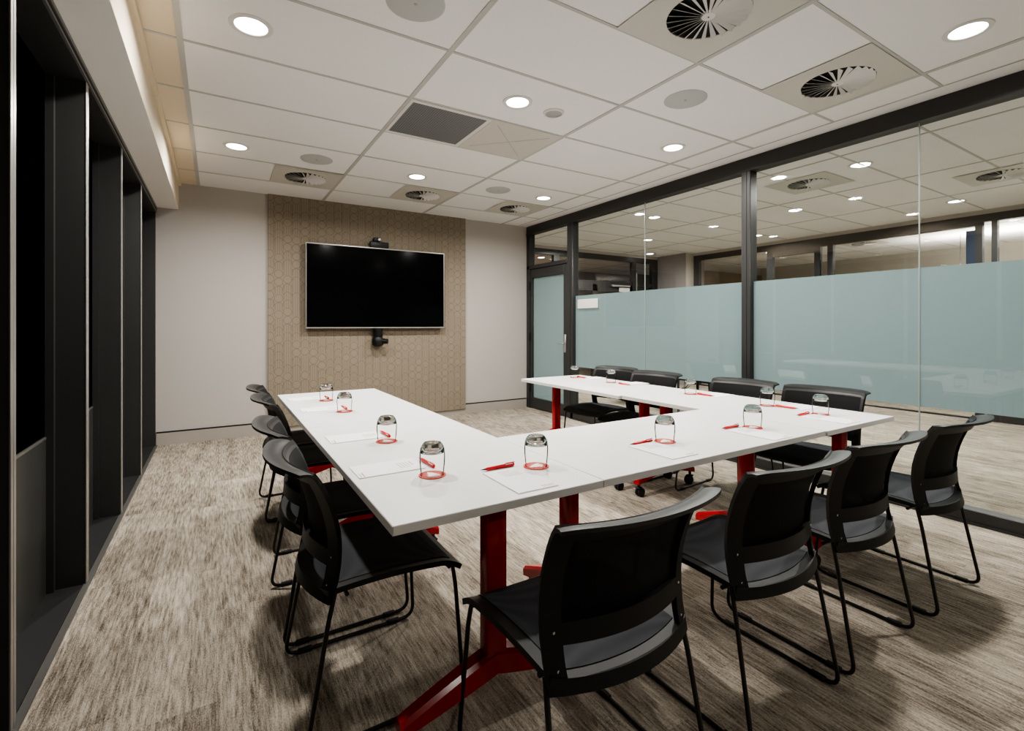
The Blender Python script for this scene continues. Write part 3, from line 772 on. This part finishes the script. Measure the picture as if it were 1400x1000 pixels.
# ================================================================== PLACE SETTINGS
def glass_proto():
    t = empty('tumbler')
    MB().lathe([(.0385, 0), (.0405, .02), (.0428, .045), (.0432, .060), (.0424, .076)], 40).build('glass_wall', M['tumbler'], t)
    MB().lathe([(0, .088), (.016, .088), (.027, .086), (.035, .081), (.0408, .0755), (.0424, .0755), (.041, .085), (.0375, .095), (.032, .104), (.027, .1085), (.018, .110), (.010, .109), (0, .1085)], 48).build('glass_base', M['gbase'], t)
    MB().lathe([(.0378, .0), (.0390, .0), (.0393, .002), (.0378, .002)], 40, close=True).build('rim', M['tumbler'], t)
    return t
def coaster_proto():
    t = empty('coaster')
    MB().lathe([(0, 0), (.046, 0), (.046, .0022), (0, .0022)], 48).build('disc', M['coaster'], t)
    # white swooping bird-like emblem
    P = [(-.036, -.006), (-.022, .008), (-.004, .017), (.010, .024), (.024, .026), (.030, .020), (.024, .016), (.031, .006), (.029, -.008), (.020, -.020), (.008, -.026), (.006, -.018), (-.004, -.014), (-.010, -.020), (-.014, -.012), (-.026, -.012)]
    P = [(a*.84, b_*.84) for a, b_ in P]
    MB().prism(P, .0022, .0027).build('emblem', M['emblem'], t, smooth=False)
    Q = [(.012, .014), (.020, .012), (.023, .002), (.018, -.008), (.016, .002)]
    MB().prism(Q, .0027, .0030).build('emblem_swoosh', M['emblem_or'], t, smooth=False)
    return t
def glyphs(m, x0, y, n, w, h, rnd, along='x'):
    x = x0
    for k in range(n):
        ww = w*rnd.uniform(.5, 1.1)
        m.box(x, x+ww, y, y+h*rnd.uniform(.7, 1), .0032, .0034); x += ww + w*.35
def pad_proto():
    t = empty('notepad')
    MB().box(-.074, .074, -.115, .115, 0, .0032, .0004).build('paper', M['paper'], t, smooth=False)
    rnd = random.Random(3)
    m = MB(); glyphs(m, .022, -.098, 9, .0045, .0055, rnd); m.build('footer_mark', M['inkred'], t, smooth=False)
    m = MB(); glyphs(m, .022, -.107, 12, .003, .003, rnd); m.build('footer_line', M['ink'], t, smooth=False)
    m = MB()
    for k in range(4): glyphs(m, -.030, .040+.011*k, 14, .0042, .0035, rnd)
    m.build('printed_lines', M['ink'], t, smooth=False)
    m = MB(); glyphs(m, -.030, .086, 8, .005, .005, rnd); m.build('heading', M['inkred'], t, smooth=False)
    return t
def pen_proto():
    t = empty('pen')
    R = Matrix.Rotation(PI/2, 4, 'Y')
    MB().lathe([(0, -.050), (.0042, -.050), (.0060, -.040), (.0064, .055), (.0058, .066), (0, .070)], 14, R).build('barrel', M['pen'], t)
    MB().lathe([(0, -.072), (.001, -.071), (.0016, -.066), (.0036, -.0505), (0, -.0505)], 12, R).build('tip', M['pentip'], t)
    MB().box(.030, .070, -.0018, .0018, .0062, .0086, .0006).build('clip', M['pen'], t)
    m = MB(); rnd = random.Random(5)
    x = .030
    for k in range(6):
        ww = rnd.uniform(.002, .004); m.box(x, x+ww, -.0057, -.0032, .0040, .0056); x += ww+.0014
    m.build('lettering', M['emblem'], t, smooth=False)
    return t
gp, cp, pp, np_ = glass_proto(), coaster_proto(), pad_proto(), pen_proto()
first = True
SET = [ # coaster x,y, rot, pad (dx,dy), pen (dx,dy), where
    ((.620, 1.529), -PI/2, (-.158, -.105), (-.138, .033), 'on left run, nearest the camera'),
    ((.631, 2.075), -PI/2, (-.150, -.100), (-.130, .030), 'on left run, second from the camera'),
    ((.639, 2.925), -PI/2, (-.150, -.100), (-.120, .022), 'on left run, third from the camera'),
    ((.628, 3.415), -PI/2, (-.150, -.100), (-.120, .022), 'on left run, farthest, near the television'),
    ((.976, 1.431), 0, (-.132, -.095), (-.131, .046), 'on front run, leftmost place at the table seam'),
    ((1.661, 1.445), 0, (-.128, -.098), (-.118, .024), 'on front run, second place from left'),
    ((2.256, 1.416), 0, (-.105, -.098), (-.105, .050), 'on front run, third place from left'),
    ((2.917, 1.424), 0, (-.108, -.098), (-.105, .042), 'on front run, rightmost place at the corner'),
    ((2.955, 3.674), PI/2, (-.135, -.105), (-.095, -.012), 'on right run, farthest, near the door'),
    ((2.975, 3.189), PI/2, (-.165, -.105), (-.185, .020), 'on right run, second place from the door'),
    ((2.970, 2.346), PI/2, (-.135, -.105), (-.126, -.002), 'on right run, third place from the door'),
    ((2.950, 1.754), PI/2, (-.135, -.105), (-.124, .004), 'on right run, nearest the camera')]
for i, ((x, y), rz, pd, pe, wh) in enumerate(SET):
    def W(d):
        c_, s_ = math.cos(rz), math.sin(rz); return (x+d[0]*c_-d[1]*s_, y+d[0]*s_+d[1]*c_)
    items = [(cp, (0, 0), T+.0002, 0, 'red coaster with white emblem under glass, ', 'coaster', 'red coasters'),
             (gp, (0, 0), T+.0034, 0, 'clear upturned tumbler on red coaster, ', 'glass', 'upturned tumblers'),
             (pp, pd, T+.0002, 0, 'white notepad with red print, ', 'notepad', 'white notepads'),
             (np_, pe, T+.0100 if abs(pe[1]-pd[1]) < .118 else T+.0067, .035, 'red pen with white lettering, ', 'pen', 'red pens')]
    for pr, d, z, tw, lab, cat, grp in items:
        o = pr if i == 0 else copy_tree(pr)
        px, py = W(d); o.location = (px, py, z); o.rotation_euler = (0, 0, rz+tw)
        tag(o, lab + wh, cat, grp)

# ================================================================== LIGHT, WORLD, CAMERA
w = bpy.data.worlds.new('World'); scn.world = w; w.use_nodes = True
bg = w.node_tree.nodes['Background']; bg.inputs[0].default_value = (.95, .97, 1.0, 1); bg.inputs[1].default_value = 0.3

cam = bpy.data.cameras.new('Camera'); co = bpy.data.objects.new('Camera', cam); col.objects.link(co)
FPX = 661.0
cam.sensor_fit = 'HORIZONTAL'; cam.sensor_width = 36; cam.lens = FPX/1400*36
cam.shift_y = -(500-445)/1400.0
yaw = math.atan2(700-296, FPX)
co.location = (0, 0, 1.22); co.rotation_euler = (PI/2, 0, -yaw)
cam.clip_start = .02
scn.camera = co
scn.view_settings.view_transform = 'AgX'
scn.view_settings.look = 'AgX - Medium High Contrast'
scn.view_settings.exposure = 0.8
scn.cycles.max_bounces = 10
scn.cycles.diffuse_bounces = 6
scn.cycles.transparent_max_bounces = 16
scn.cycles.caustics_reflective = False
scn.cycles.caustics_refractive = False
scn.cycles.sample_clamp_indirect = 6
